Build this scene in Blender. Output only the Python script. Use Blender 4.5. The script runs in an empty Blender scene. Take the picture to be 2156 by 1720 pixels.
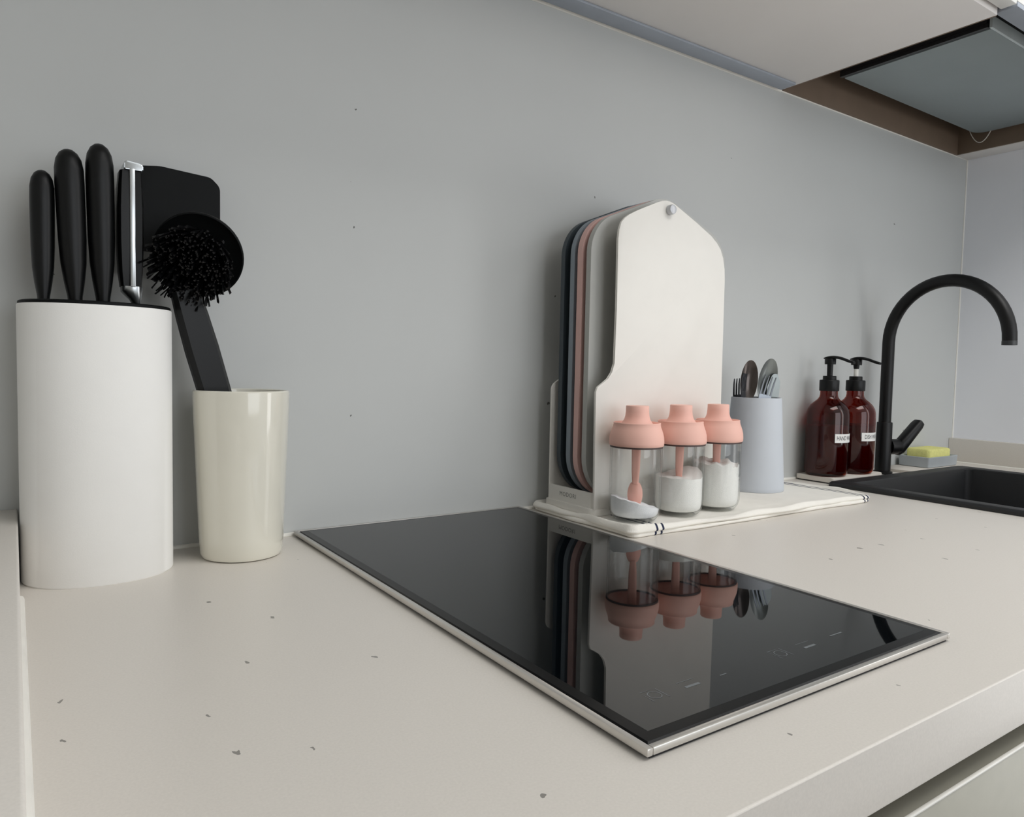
import bpy, bmesh, math, random
from mathutils import Vector, Matrix
random.seed(7)
sc = bpy.context.scene
col = sc.collection

# ------------------------------------------------------------------ camera
cam = bpy.data.cameras.new('camera')
cam.sensor_fit = 'HORIZONTAL'; cam.sensor_width = 36.0; cam.lens = 25.669
cam.clip_start = 0.01; cam.clip_end = 50
co = bpy.data.objects.new('camera', cam); col.objects.link(co)
RX = Vector((0.82601754, -0.56327618, 0.02037046)); UX = Vector((0.01493098, 0.05799491, 0.99820522)); BX = Vector((-0.56344661, -0.82423087, 0.05631507))
co.matrix_world = Matrix(((RX.x, UX.x, BX.x, 0.0), (RX.y, UX.y, BX.y, -0.79261), (RX.z, UX.z, BX.z, 0.19), (0, 0, 0, 1)))
sc.camera = co

# ------------------------------------------------------------------ world, lights, exposure
wd = bpy.data.worlds.new('daylight'); sc.world = wd; wd.use_nodes = True
wd.node_tree.nodes['Background'].inputs[0].default_value = (0.80, 0.88, 1.0, 1)
wd.node_tree.nodes['Background'].inputs[1].default_value = 1.0

def area(name, loc, aim, sx, sy, power, color):
    l = bpy.data.lights.new(name, 'AREA'); l.shape = 'RECTANGLE'; l.size = sx; l.size_y = sy
    l.energy = power; l.color = color
    o = bpy.data.objects.new(name, l); col.objects.link(o); o.location = loc
    o.rotation_euler = (Vector(aim) - Vector(loc)).to_track_quat('-Z', 'Y').to_euler()
    return o
# daylight entering through the balcony window (front wall) and the tall window (right wall)
area('balcony_daylight', (0.95, -2.98, 0.55), (0.95, 0, 0.55), 1.5, 1.5, 20, (0.95, 0.98, 1.0))
area('side_daylight', (1.735, -1.22, 0.285), (-1, -1.22, 0.285), 0.42, 1.65, 9.5, (1.0, 0.98, 0.95))
# flat ceiling lamp of the kitchen
area('ceiling_lamp_light', (0.95, -1.15, 1.49), (0.95, -1.15, 0), 1.1, 0.7, 18.5, (1.0, 0.99, 0.965))
sc.view_settings.view_transform = 'Standard'
sc.view_settings.look = 'None'
sc.view_settings.gamma = 1.0
sc.view_settings.use_curve_mapping = False
sc.view_settings.exposure = -0.50
try:
    sc.cycles.use_denoising = True
    sc.cycles.denoiser = 'OPENIMAGEDENOISE'
    sc.cycles.max_bounces = 14; sc.cycles.diffuse_bounces = 6; sc.cycles.transparent_max_bounces = 24
    sc.cycles.caustics_reflective = False; sc.cycles.caustics_refractive = False
    sc.cycles.sample_clamp_indirect = 6.0
except Exception:
    pass

# ------------------------------------------------------------------ materials
def lin(c):
    return tuple((v / 12.92 if v <= 0.04045 else ((v + 0.055) / 1.055) ** 2.4) for v in c)
def hexc(h):
    return lin(tuple(int(h[i:i + 2], 16) / 255 for i in (0, 2, 4)))

def mat(name, h, rough=0.5, metal=0.0, spec=0.5, var=0.04, vscale=30.0, bump=0.0, bscale=400.0, coat=0.0):
    m = bpy.data.materials.new(name); m.use_nodes = True
    nt = m.node_tree; b = nt.nodes['Principled BSDF']
    b.inputs['Roughness'].default_value = rough; b.inputs['Metallic'].default_value = metal
    b.inputs['Specular IOR Level'].default_value = spec
    b.inputs['Coat Weight'].default_value = coat; b.inputs['Coat Roughness'].default_value = 0.05
    c = hexc(h)
    tc = nt.nodes.new('ShaderNodeTexCoord')
    n = nt.nodes.new('ShaderNodeTexNoise'); n.inputs['Scale'].default_value = vscale; n.inputs['Detail'].default_value = 3
    nt.links.new(tc.outputs['Object'], n.inputs['Vector'])
    r = nt.nodes.new('ShaderNodeValToRGB')
    r.color_ramp.elements[0].position = 0.3; r.color_ramp.elements[1].position = 0.7
    r.color_ramp.elements[0].color = tuple(v * (1 - var) for v in c) + (1,)
    r.color_ramp.elements[1].color = tuple(min(1, v * (1 + var)) for v in c) + (1,)
    nt.links.new(n.outputs['Fac'], r.inputs['Fac']); nt.links.new(r.outputs['Color'], b.inputs['Base Color'])
    if bump:
        n2 = nt.nodes.new('ShaderNodeTexNoise'); n2.inputs['Scale'].default_value = bscale; n2.inputs['Detail'].default_value = 2
        nt.links.new(tc.outputs['Object'], n2.inputs['Vector'])
        bp = nt.nodes.new('ShaderNodeBump'); bp.inputs['Strength'].default_value = bump; bp.inputs['Distance'].default_value = 0.001
        nt.links.new(n2.outputs['Fac'], bp.inputs['Height']); nt.links.new(bp.outputs['Normal'], b.inputs['Normal'])
    m['out'] = r.name
    return m

def specks(m, h, scale, size, rarity, seed=0.0, stretch=(1, 1, 1), upright=False):
    """sparse small flecks of another colour: one fleck inside some cells of a Voronoi lattice"""
    nt = m.node_tree; b = nt.nodes['Principled BSDF']
    src = b.inputs['Base Color'].links[0].from_socket
    tc = nt.nodes.new('ShaderNodeTexCoord'); mp = nt.nodes.new('ShaderNodeMapping')
    mp.inputs['Location'].default_value = (seed, seed * 1.7, seed * 0.6); mp.inputs['Scale'].default_value = stretch
    if upright: mp.inputs['Rotation'].default_value = (-math.pi / 2, 0, 0)
    nt.links.new(tc.outputs['Object'], mp.inputs['Vector'])
    dn = nt.nodes.new('ShaderNodeTexNoise'); dn.inputs['Scale'].default_value = scale * 8
    nt.links.new(mp.outputs['Vector'], dn.inputs['Vector'])
    ad = nt.nodes.new('ShaderNodeVectorMath'); ad.operation = 'MULTIPLY_ADD'
    ad.inputs[1].default_value = (0.06 / scale * 3,) * 3
    nt.links.new(dn.outputs['Color'], ad.inputs[0]); nt.links.new(mp.outputs['Vector'], ad.inputs[2])
    v = nt.nodes.new('ShaderNodeTexVoronoi'); v.inputs['Scale'].default_value = scale; v.voronoi_dimensions = '2D'
    nt.links.new(ad.outputs['Vector'], v.inputs['Vector'])
    sp = nt.nodes.new('ShaderNodeSeparateColor'); nt.links.new(v.outputs['Color'], sp.inputs['Color'])
    g = nt.nodes.new('ShaderNodeMath'); g.operation = 'GREATER_THAN'; g.inputs[1].default_value = rarity
    nt.links.new(sp.outputs[0], g.inputs[0])
    # size differs from cell to cell
    sz = nt.nodes.new('ShaderNodeMath'); sz.operation = 'MULTIPLY'; sz.inputs[1].default_value = size
    nt.links.new(sp.outputs[1], sz.inputs[0])
    l = nt.nodes.new('ShaderNodeMath'); l.operation = 'LESS_THAN'
    nt.links.new(v.outputs['Distance'], l.inputs[0]); nt.links.new(sz.outputs[0], l.inputs[1])
    mu = nt.nodes.new('ShaderNodeMath'); mu.operation = 'MULTIPLY'
    nt.links.new(g.outputs[0], mu.inputs[0]); nt.links.new(l.outputs[0], mu.inputs[1])
    mx = nt.nodes.new('ShaderNodeMix'); mx.data_type = 'RGBA'
    nt.links.new(mu.outputs[0], mx.inputs[0]); nt.links.new(src, mx.inputs[6]); mx.inputs[7].default_value = hexc(h) + (1,)
    nt.links.new(mx.outputs[2], b.inputs['Base Color'])
    return m

def clear(name, tint, ior=1.45, rough=0.0, gloss=1.0, edge=None):
    """clear shell: tinted see-through body with a Fresnel surface reflection"""
    m = bpy.data.materials.new(name); m.use_nodes = True; nt = m.node_tree
    nt.nodes.remove(nt.nodes['Principled BSDF']); out = nt.nodes['Material Output']
    t = nt.nodes.new('ShaderNodeBsdfTransparent'); t.inputs['Color'].default_value = tint + (1,)
    g = nt.nodes.new('ShaderNodeBsdfGlossy'); g.inputs['Roughness'].default_value = rough
    g.inputs['Color'].default_value = (gloss, gloss, gloss, 1)
    lw = nt.nodes.new('ShaderNodeLayerWeight'); lw.inputs['Blend'].default_value = 0.5
    pw = nt.nodes.new('ShaderNodeMath'); pw.operation = 'POWER'; pw.inputs[1].default_value = 5.0
    nt.links.new(lw.outputs['Facing'], pw.inputs[0])
    f = nt.nodes.new('ShaderNodeMath'); f.operation = 'MULTIPLY_ADD'; f.inputs[1].default_value = 0.75
    f.inputs[2].default_value = ((ior - 1) / (ior + 1)) ** 2
    nt.links.new(pw.outputs[0], f.inputs[0])
    if edge:
        p2 = nt.nodes.new('ShaderNodeMath'); p2.operation = 'POWER'; p2.inputs[1].default_value = 7.0
        nt.links.new(lw.outputs['Facing'], p2.inputs[0])
        cm = nt.nodes.new('ShaderNodeMix'); cm.data_type = 'RGBA'
        nt.links.new(p2.outputs[0], cm.inputs[0]); cm.inputs[6].default_value = tint + (1,); cm.inputs[7].default_value = edge + (1,)
        nt.links.new(cm.outputs[2], t.inputs['Color'])
    mx = nt.nodes.new('ShaderNodeMixShader')
    nt.links.new(f.outputs[0], mx.inputs[0]); nt.links.new(t.outputs[0], mx.inputs[1]); nt.links.new(g.outputs[0], mx.inputs[2])
    nt.links.new(mx.outputs[0], out.inputs['Surface'])
    return m

M = {}
M['wall'] = specks(specks(mat('wall_laminate', 'C7C9C8', 0.45, spec=0.3, var=0.012, vscale=5, bump=0.03, bscale=250), '6A6A68', 14, 0.026, 0.90, 3.1, upright=True), 'D6D8D6', 6, 0.045, 0.93, 9.4, (1, 0.6, 1), upright=True)
M['counter'] = specks(specks(mat('worktop_stone', 'DCD7D0', 0.38, spec=0.35, var=0.03, vscale=700, bump=0.02, bscale=600), '8F8C87', 28, 0.055, 0.80, 1.3, (1, 0.6, 1)), 'E9E4DB', 16, 0.05, 0.93, 5.9, (0.5, 1, 1))
M['paint'] = mat('white_wall_paint', 'F0EFEB', 0.6, var=0.01)
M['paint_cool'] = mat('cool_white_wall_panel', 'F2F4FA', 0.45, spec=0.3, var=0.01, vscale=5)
M['caulk'] = mat('white_sealant_and_lit_edge', 'F0EEE8', 0.5)
M['cab_white'] = mat('cabinet_laminate', 'EDE9E6', 0.42, spec=0.35, var=0.015, vscale=8)
M['door_white'] = mat('cabinet_door_white', 'E9E8E4', 0.35, var=0.01)
M['base_door'] = mat('base_door_greige', 'AAA89C', 0.45, var=0.03, vscale=60)
M['brown'] = mat('cabinet_inside_brown', '7C6A5A', 0.6, var=0.06, vscale=20)
M['grip'] = mat('grip_channel_brown_grey', 'A39C8E', 0.4, metal=0.2)
M['floor'] = mat('floor_wood_grey', '6B6256', 0.5, var=0.1, vscale=6)
M['ceiling'] = mat('ceiling_paint', 'F0EFEC', 0.7)
M['hood_panel'] = mat('hood_grey_glass', '98A3A6', 0.4, metal=0.0, var=0.03, vscale=12)
M['hood_dark'] = mat('hood_dark_frame', '2A2C2F', 0.4)
M['steel'] = mat('brushed_steel', 'C8CCCE', 0.28, metal=1.0, var=0.03, vscale=60)
M['hood_steel'] = mat('hood_steel_strip', 'D2DCE0', 0.4, metal=0.1)
M['alu'] = mat('light_channel_aluminium', 'A4ABB6', 0.45, metal=0.1)
M['glass_black'] = mat('black_ceramic_glass', '04070A', 0.02, spec=0.36, var=0.0)
M['border'] = mat('matt_black_glass_edge', '050506', 0.28, spec=0.22, var=0.0)
M['trim_alu'] = mat('cooktop_aluminium_trim', 'D3D0CB', 0.3, metal=0.75, var=0.02, vscale=80)
M['gap'] = mat('black_gasket_and_shade', '17171A', 0.7)
M['print'] = mat('grey_screen_print', '6E7376', 0.5)
M['block'] = mat('knife_block_white', 'F1F0ED', 0.5, spec=0.3, var=0.01, bump=0.05, bscale=900)
M['black_pl'] = mat('black_plastic', '08090A', 0.40, spec=0.30, var=0.1)
M['black_soft'] = mat('black_rubber', '0A0C0D', 0.55, spec=0.16, var=0.1)
M['bristle'] = mat('black_bristles', '0C0C0E', 0.4, spec=0.4)
M['blade'] = mat('knife_blade', 'B9BCBE', 0.25, metal=1.0)
M['cream'] = mat('cream_glaze', 'E3E0D3', 0.10, spec=0.5, var=0.015, vscale=14, coat=0.6)
M['towel'] = mat('white_cotton', 'EFECE5', 0.9, spec=0.1, var=0.02, vscale=40, bump=0.35, bscale=900)
M['stand'] = mat('stand_offwhite', 'E9E6E0', 0.45, spec=0.35, var=0.012)
M['mark'] = mat('grey_lettering', '7C7A78', 0.6)
M['peg'] = mat('peg_pale_metal', 'C5C7CB', 0.35, metal=0.3)
M['b_slate'] = mat('board_slate', '3E474D', 0.5, var=0.02)
M['b_blue'] = mat('board_blue_grey', '87919A', 0.5, var=0.02)
M['b_pink'] = mat('board_pink', 'DDB5AE', 0.5, var=0.02)
M['b_grey'] = mat('board_grey', 'B8B8B4', 0.5, var=0.02)
M['jar_glass'] = clear('jar_clear_glass', (0.985, 0.99, 0.988), 1.42, edge=(0.16, 0.19, 0.20))
M['lid'] = mat('lid_salmon', 'EDBCAE', 0.5, spec=0.35, var=0.015)
M['lid_spoon'] = mat('spoon_salmon', 'E4AC9E', 0.35, spec=0.45)
M['seal'] = mat('lid_seal_dark', '4B3B38', 0.5)
M['powder'] = mat('white_powder', 'FAF9F6', 0.95, spec=0.1, var=0.02, vscale=300, bump=0.6, bscale=1400)
M['powder_b'] = mat('bluish_white_salt', 'F6F7FB', 0.9, spec=0.2, var=0.02, vscale=300, bump=0.5, bscale=1600)
M['holder'] = mat('holder_blue_grey', 'C3C8CF', 0.6, spec=0.3, var=0.012)
M['spoon_brown'] = mat('dark_steel', '5A5350', 0.22, metal=0.9)
M['spoon_grey'] = mat('satin_steel', '8C9190', 0.3, metal=0.85)
M['fork_steel'] = mat('fork_steel', '84888E', 0.32, metal=0.95)
M['amber'] = clear('amber_plastic', (0.60, 0.26, 0.19), 1.48, 0.03)
M['soap'] = mat('amber_soap', '6E2618', 0.4, spec=0.3)
M['label'] = mat('white_label', 'F2F1EE', 0.5)
M['ink'] = mat('label_ink', '3C4148', 0.6)
M['tube_white'] = mat('white_pump_tube', 'E9E8E2', 0.4)
M['slab'] = mat('diatomite_beige', 'D6D0C8', 0.85, spec=0.15, var=0.02)
M['faucet'] = mat('matt_black_metal', '08080A', 0.42, spec=0.35, var=0.05)
M['sink'] = mat('black_granite', '1D1E20', 0.5, spec=0.45, var=0.12, vscale=900, bump=0.15, bscale=900)
M['dish'] = mat('grey_dish', 'AEB4B8', 0.6, var=0.02)
M['sponge'] = mat('yellow_sponge', 'E7E596', 0.95, spec=0.1, var=0.06, vscale=200, bump=0.6, bscale=700)
M['wire'] = mat('white_wire', 'E6E0D8', 0.5)
M['window'] = mat('window_frame_white', 'EDEDEA', 0.4)

# navy stripes woven into the towel: bands in the cloth's own x
def towel_stripes(m, xs, half):
    nt = m.node_tree; b = nt.nodes['Principled BSDF']; src = b.inputs['Base Color'].links[0].from_socket
    tc = nt.nodes.new('ShaderNodeTexCoord'); sx = nt.nodes.new('ShaderNodeSeparateXYZ'); nt.links.new(tc.outputs['Object'], sx.inputs[0])
    acc = None
    for x in xs:
        s = nt.nodes.new('ShaderNodeMath'); s.operation = 'SUBTRACT'; nt.links.new(sx.outputs[0], s.inputs[0]); s.inputs[1].default_value = x
        a = nt.nodes.new('ShaderNodeMath'); a.operation = 'ABSOLUTE'; nt.links.new(s.outputs[0], a.inputs[0])
        l = nt.nodes.new('ShaderNodeMath'); l.operation = 'LESS_THAN'; nt.links.new(a.outputs[0], l.inputs[0]); l.inputs[1].default_value = half
        if acc is None: acc = l
        else:
            q = nt.nodes.new('ShaderNodeMath'); q.operation = 'MAXIMUM'; nt.links.new(acc.outputs[0], q.inputs[0]); nt.links.new(l.outputs[0], q.inputs[1]); acc = q
    mx = nt.nodes.new('ShaderNodeMix'); mx.data_type = 'RGBA'
    nt.links.new(acc.outputs[0], mx.inputs[0]); nt.links.new(src, mx.inputs[6]); mx.inputs[7].default_value = hexc('33384E') + (1,)
    nt.links.new(mx.outputs[2], b.inputs['Base Color'])

# ------------------------------------------------------------------ mesh helpers
def new(): return bmesh.new()

def box(bm, x0, x1, y0, y1, z0, z1, bev=0.0, seg=2):
    r = bmesh.ops.create_cube(bm, size=1.0)
    vs = r['verts']
    for v in vs:
        v.co = Vector((x0 + (v.co.x + .5) * (x1 - x0), y0 + (v.co.y + .5) * (y1 - y0), z0 + (v.co.z + .5) * (z1 - z0)))
    if bev:
        es = list({e for v in vs for e in v.link_edges})
        bmesh.ops.bevel(bm, geom=es, offset=bev, segments=seg, profile=0.5, affect='EDGES')
    return bm

def lathe(bm, prof, seg=64, c=(0, 0), axis=None):
    """revolve (r, z) pairs about a vertical axis; r = 0 closes"""
    rings = []
    for r, z in prof:
        if r <= 1e-6: rings.append([bm.verts.new((c[0], c[1], z))])
        else: rings.append([bm.verts.new((c[0] + r * math.cos(2 * math.pi * k / seg), c[1] + r * math.sin(2 * math.pi * k / seg), z)) for k in range(seg)])
    for a, b in zip(rings, rings[1:]):
        for k in range(seg):
            k2 = (k + 1) % seg
            if len(a) == 1 and len(b) == 1: continue
            if len(a) == 1: bm.faces.new((a[0], b[k], b[k2]))
            elif len(b) == 1: bm.faces.new((a[k], a[k2], b[0]))
            else: bm.faces.new((a[k], a[k2], b[k2], b[k]))
    return bm

def loft(bm, rings, cap=True):
    """rings: lists of equally many points"""
    R = [[bm.verts.new(p) for p in r] for r in rings]
    n = len(R[0])
    for a, b in zip(R, R[1:]):
        for k in range(n):
            bm.faces.new((a[k], a[(k + 1) % n], b[(k + 1) % n], b[k]))
    if cap:
        bm.faces.new(list(reversed(R[0]))); bm.faces.new(R[-1])
    return bm

def ring(c, u, v, ru, rv, n=24, p=2.0):
    c, u, v = Vector(c), Vector(u), Vector(v); out = []
    for k in range(n):
        a = 2 * math.pi * k / n; ca, sa = math.cos(a), math.sin(a)
        out.append(c + u * (ru * math.copysign(abs(ca) ** (2 / p), ca)) + v * (rv * math.copysign(abs(sa) ** (2 / p), sa)))
    return out

def tube(bm, pts, rad, n=20, cap=True):
    pts = [Vector(p) for p in pts]
    rads = rad if isinstance(rad, (list, tuple)) else [rad] * len(pts)
    rings = []; prev = None
    for i, p in enumerate(pts):
        d = (pts[min(i + 1, len(pts) - 1)] - pts[max(i - 1, 0)]).normalized()
        if prev is None:
            u = d.cross(Vector((0, 0, 1)))
            if u.length < 1e-3: u = d.cross(Vector((1, 0, 0)))
        else:
            u = prev - d * prev.dot(d)
        u.normalize(); prev = u; v = d.cross(u)
        rings.append(ring(p, u, v, rads[i], rads[i], n))
    return loft(bm, rings, cap)

def fillet(pts, n=8):
    """pts: (x, y, radius) polygon -> rounded outline"""
    out = []; N = len(pts)
    for i in range(N):
        x, y, r = pts[i]; P = Vector((x, y))
        A = Vector(pts[i - 1][:2]) - P; B = Vector(pts[(i + 1) % N][:2]) - P
        if r <= 0: out.append((x, y)); continue
        a, b = A.normalized(), B.normalized(); ang = a.angle(b); t = min(r / math.tan(ang / 2), A.length * .49, B.length * .49); r = t * math.tan(ang / 2)
        p0, p1 = P + a * t, P + b * t; c = P + (a + b).normalized() * (r / math.sin(ang / 2))
        a0 = math.atan2(p0.y - c.y, p0.x - c.x); a1 = math.atan2(p1.y - c.y, p1.x - c.x); d = a1 - a0
        while d > math.pi: d -= 2 * math.pi
        while d < -math.pi: d += 2 * math.pi
        for k in range(n + 1): out.append((c.x + r * math.cos(a0 + d * k / n), c.y + r * math.sin(a0 + d * k / n)))
    return out

def prism(bm, outline, a, b, axis='y', bev=0.0, seg=2):
    f = {'y': lambda p, t: (p[0], t, p[1]), 'z': lambda p, t: (p[0], p[1], t), 'x': lambda p, t: (t, p[0], p[1])}[axis]
    A = [bm.verts.new(f(p, a)) for p in outline]; B = [bm.verts.new(f(p, b)) for p in outline]
    n = len(A)
    fa = bm.faces.new(A); fb = bm.faces.new(list(reversed(B)))
    for k in range(n): bm.faces.new((A[k], B[k], B[(k + 1) % n], A[(k + 1) % n]))
    if bev:
        bmesh.ops.bevel(bm, geom=list(fa.edges) + list(fb.edges), offset=bev, segments=seg, profile=0.5, affect='EDGES')
    return bm

def obj(name, bm, m, parent=None, smooth=35, loc=None):
    bmesh.ops.recalc_face_normals(bm, faces=bm.faces[:])
    me = bpy.data.meshes.new(name); bm.to_mesh(me); bm.free()
    if smooth:
        for p in me.polygons: p.use_smooth = True
        me.set_sharp_from_angle(angle=math.radians(smooth))
    me.materials.append(M[m] if isinstance(m, str) else m)
    o = bpy.data.objects.new(name, me); col.objects.link(o)
    if parent: o.parent = parent
    if loc: o.location = loc
    return o

def tag(o, label, cat, group=None, kind=None):
    o['label'] = label; o['category'] = cat
    if group: o['group'] = group
    if kind: o['kind'] = kind
    return o

def thing(name, label, cat, loc=(0, 0, 0), group=None):
    o = bpy.data.objects.new(name, None); col.objects.link(o); o.location = loc; o.empty_display_size = 0.02
    return tag(o, label, cat, group)

def struct(name, bm, m, label=None, smooth=35):
    o = obj(name, bm, m, smooth=smooth); o['kind'] = 'structure'
    if label: o['label'] = label
    return o

def text_verts(body, size, spacing=1.0):
    """lettering as flat triangles centred on the origin: (verts, faces)"""
    cu = bpy.data.curves.new('lettering', 'FONT'); cu.body = body; cu.size = size; cu.align_x = 'CENTER'; cu.align_y = 'CENTER'; cu.space_character = spacing
    cu.resolution_u = 3
    o = bpy.data.objects.new('lettering', cu); col.objects.link(o)
    bpy.context.view_layer.update()
    me = o.evaluated_get(bpy.context.evaluated_depsgraph_get()).to_mesh()
    vs = [tuple(v.co) for v in me.vertices]; fs = [tuple(p.vertices) for p in me.polygons]
    bpy.data.objects.remove(o); bpy.data.curves.remove(cu)
    return vs, fs

def text_obj(name, body, size, m, parent, fn, spacing=1.0):
    vs, fs = text_verts(body, size, spacing)
    me = bpy.data.meshes.new(name); me.from_pydata([fn(x, y) for x, y, z in vs], [], fs); me.update()
    me.materials.append(M[m]); o = bpy.data.objects.new(name, me); col.objects.link(o); o.parent = parent
    return o

# ================================================================== THE SETTING
XR, XL, YF, ZF, ZC = 1.743, -2.0, -3.0, -0.87, 1.55
struct('wall_back', box(new(), XL, XR, 0, 0.1, ZF, ZC), 'wall', 'plain pale grey laminate wall behind the worktop', 0)
# right wall with the tall window opening
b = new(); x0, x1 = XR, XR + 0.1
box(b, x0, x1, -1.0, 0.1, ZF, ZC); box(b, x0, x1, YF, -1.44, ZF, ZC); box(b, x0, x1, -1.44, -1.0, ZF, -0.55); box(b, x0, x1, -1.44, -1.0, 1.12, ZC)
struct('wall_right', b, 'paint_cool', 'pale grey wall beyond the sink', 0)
b = new()
for s in ((-1.44, -1.42), (-1.02, -1.0)): box(b, x0 + .03, x1 - .02, s[0], s[1], -0.55, 1.12)
for s in ((-0.55, -0.53), (1.10, 1.12)): box(b, x0 + .03, x1 - .02, -1.44, -1.0, s[0], s[1])
struct('window_2', b, 'window', 'tall narrow window in the right wall', 0)
# front wall with the balcony window opening
b = new(); y0, y1 = YF - 0.1, YF
box(b, XL, 0.2, y0, y1, ZF, ZC); box(b, 1.7, XR + 0.1, y0, y1, ZF, ZC); box(b, 0.2, 1.7, y0, y1, ZF, -0.2); box(b, 0.2, 1.7, y0, y1, 1.3, ZC)
struct('wall_front', b, 'paint', 'pale grey wall opposite the worktop', 0)
b = new()
for s in ((0.2, 0.24), (0.93, 0.97), (1.66, 1.7)): box(b, s[0], s[1], y0 + .02, y0 + .06, -0.2, 1.3)
for s in ((-0.2, -0.16), (1.26, 1.3)): box(b, 0.2, 1.7, y0 + .02, y0 + .06, s[0], s[1])
struct('window_1', b, 'window', 'wide balcony window opposite the worktop', 0)
struct('wall_left', box(new(), XL - 0.1, XL, YF, 0.1, ZF, ZC), 'paint', 'pale grey side wall of the room', 0)
struct('floor', box(new(), XL - .1, XR + .1, YF - .1, 0.1, ZF - 0.1, ZF), 'floor', 'grey brown floor of the room', 0)
struct('ceiling', box(new(), XL - .1, XR + .1, YF - .1, 0.1, ZC, ZC + 0.1), 'ceiling', 'pale ceiling of the room', 0)

ZCAB = 0.666
M['diffuser'] = mat('lamp_diffuser', 'F4F2EC', 0.5)
t = thing('ceiling_lamp', 'flat white rectangular lamp under the kitchen ceiling', 'lamp', (0.95, -1.15, ZC))
obj('frame', box(new(), -0.58, 0.58, -0.38, 0.38, -0.05, -0.001, 0.004), 'window', t)
obj('diffuser', box(new(), -0.55, 0.55, -0.35, 0.35, -0.056, -0.0505, 0.002), 'diffuser', t)
def bead(pts, r, name, label):
    struct(name, tube(new(), pts, r, 8), 'caulk', label)
bead([(0.002, -0.0005, 0.0005), (XR - .016, -0.0005, 0.0005)], 0.0030, 'trim_1', 'thin white sealant bead between back wall and worktop')
bead([(XR - .0005, -0.0005, 0.052), (XR - .0005, -0.0005, ZCAB - .001)], 0.0018, 'trim_2', 'thin white sealant bead up the wall corner')
bead([(0.0, -0.0005, ZCAB - .0005), (1.078, -0.0005, ZCAB - .0005)], 0.0025, 'trim_3', 'thin white sealant bead between wall and wall cabinet')
bead([(XR - .0165, -0.001, 0.0005), (XR - .0165, -0.6, 0.0005)], 0.0018, 'trim_4', 'thin white sealant bead under the right upstand')
bead([(1.0785, -0.0005, ZCAB - .0005), (XR - .003, -0.0005, ZCAB - .0005)], 0.0014, 'trim_5', 'thin pale bead between wall and hood cabinet')
bead([(0.0015, -0.597, 0.0003), (0.0015, -0.112, 0.0003)], 0.0032, 'trim_6', 'white sealant bead along the foot of the raised ledge')
o = struct('baseboard_right', box(new(), XR - .016, XR - .0003, -0.598, -0.0003, 0.0, 0.0525, 0.0012), 'counter', 'low stone upstand along the right wall')

# ------------------------------------------------------------------ worktop with the sink cut-out
SX0, SX1, SY0, SY1 = 1.137, 1.602, -0.520, -0.079      # sink outline
b = new()
hx0, hx1, hy0, hy1 = SX0 + .012, SX1 - .012, SY0 + .012, SY1 - .012
o_ = fillet([(-0.6, -0.598, 0), (XR - .0005, -0.598, 0), (XR - .0005, -0.0005, 0), (-0.6, -0.0005, 0)])
xs = [-0.6, hx0, hx1, XR - .0005]; ys = [-0.598, hy0, hy1, -0.0005]
gv = {}
def gvert(i, j, z):
    k = (i, j, z)
    if k not in gv: gv[k] = b.verts.new((xs[i], ys[j], z))
    return gv[k]
for i in range(3):
    for j in range(3):
        if i == 1 and j == 1: continue
        for z in (0.0, -0.038): b.faces.new([gvert(i, j, z), gvert(i + 1, j, z), gvert(i + 1, j + 1, z), gvert(i, j + 1, z)])
for i in range(3):
    for j in (0, 3): b.faces.new([gvert(i, j, 0.0), gvert(i + 1, j, 0.0), gvert(i + 1, j, -0.038), gvert(i, j, -0.038)])
for j in range(3):
    for i in (0, 3): b.faces.new([gvert(i, j, 0.0), gvert(i, j + 1, 0.0), gvert(i, j + 1, -0.038), gvert(i, j, -0.038)])
for a1, a2 in (((1, 1), (2, 1)), ((2, 1), (2, 2)), ((2, 2), (1, 2)), ((1, 2), (1, 1))):
    b.faces.new([gvert(*a1, 0.0), gvert(*a2, 0.0), gvert(*a2, -0.038), gvert(*a1, -0.038)])
fe = [e for e in b.edges if all(abs(v.co.y + 0.598) < 1e-6 for v in e.verts) and abs(e.verts[0].co.z - e.verts[1].co.z) < 1e-6]
bmesh.ops.bevel(b, geom=fe, offset=0.0022, segments=3, profile=0.5, affect='EDGES')
tag(obj('countertop', b, 'counter'), 'pale beige speckled stone worktop running along the wall', 'countertop')
tag(obj('raised_ledge', box(new(), -0.6, 0.0013, -0.598, -0.0006, 0.0002, 0.053, 0.0018, 3), 'counter'), 'raised pale stone ledge beside the white knife block', 'ledge')

# ------------------------------------------------------------------ base cabinets under the worktop
def base_cabinet(x0, x1, label):
    t = thing('base_cabinet', label, 'cabinet', ((x0 + x1) / 2, -0.3, ZF), 'base cabinets')
    w = (x1 - x0) / 2 - .001; zt = -0.0385 - ZF
    b = new()
    box(b, -w, -w + .016, -0.272, 0.298, 0.1, zt); box(b, w - .016, w, -0.272, 0.298, 0.1, zt)
    box(b, -w + .016, w - .016, -0.272, 0.298, 0.1, 0.116); box(b, -w + .016, w - .016, 0.285, 0.298, 0.116, zt)
    obj('carcass', b, 'cab_white', t, 0)
    obj('plinth', box(new(), -w, w, -0.24, -0.225, 0.0, 0.0995), 'base_door', t, 0)
    b = new(); box(b, -w + .0165, w - .0165, -0.262, -0.256, zt - .05, zt - .0005)
    obj('grip_channel', b, 'grip', t, 0)
    obj('door', box(new(), -w + .001, w - .001, -0.296, -0.280, 0.102, -0.0565 - ZF, 0.0015, 2), 'base_door', t)
    obj('lit_edge', box(new(), -w + .001, w - .001, -0.2965, -0.2942, -0.0563 - ZF, -0.0545 - ZF, 0.0005), 'caulk', t)  # white strip painting in the light caught by the door's top edge
    return t
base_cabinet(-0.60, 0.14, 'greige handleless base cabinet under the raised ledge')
base_cabinet(0.14, 0.90, 'greige handleless base cabinet under the black cooktop')
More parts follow.
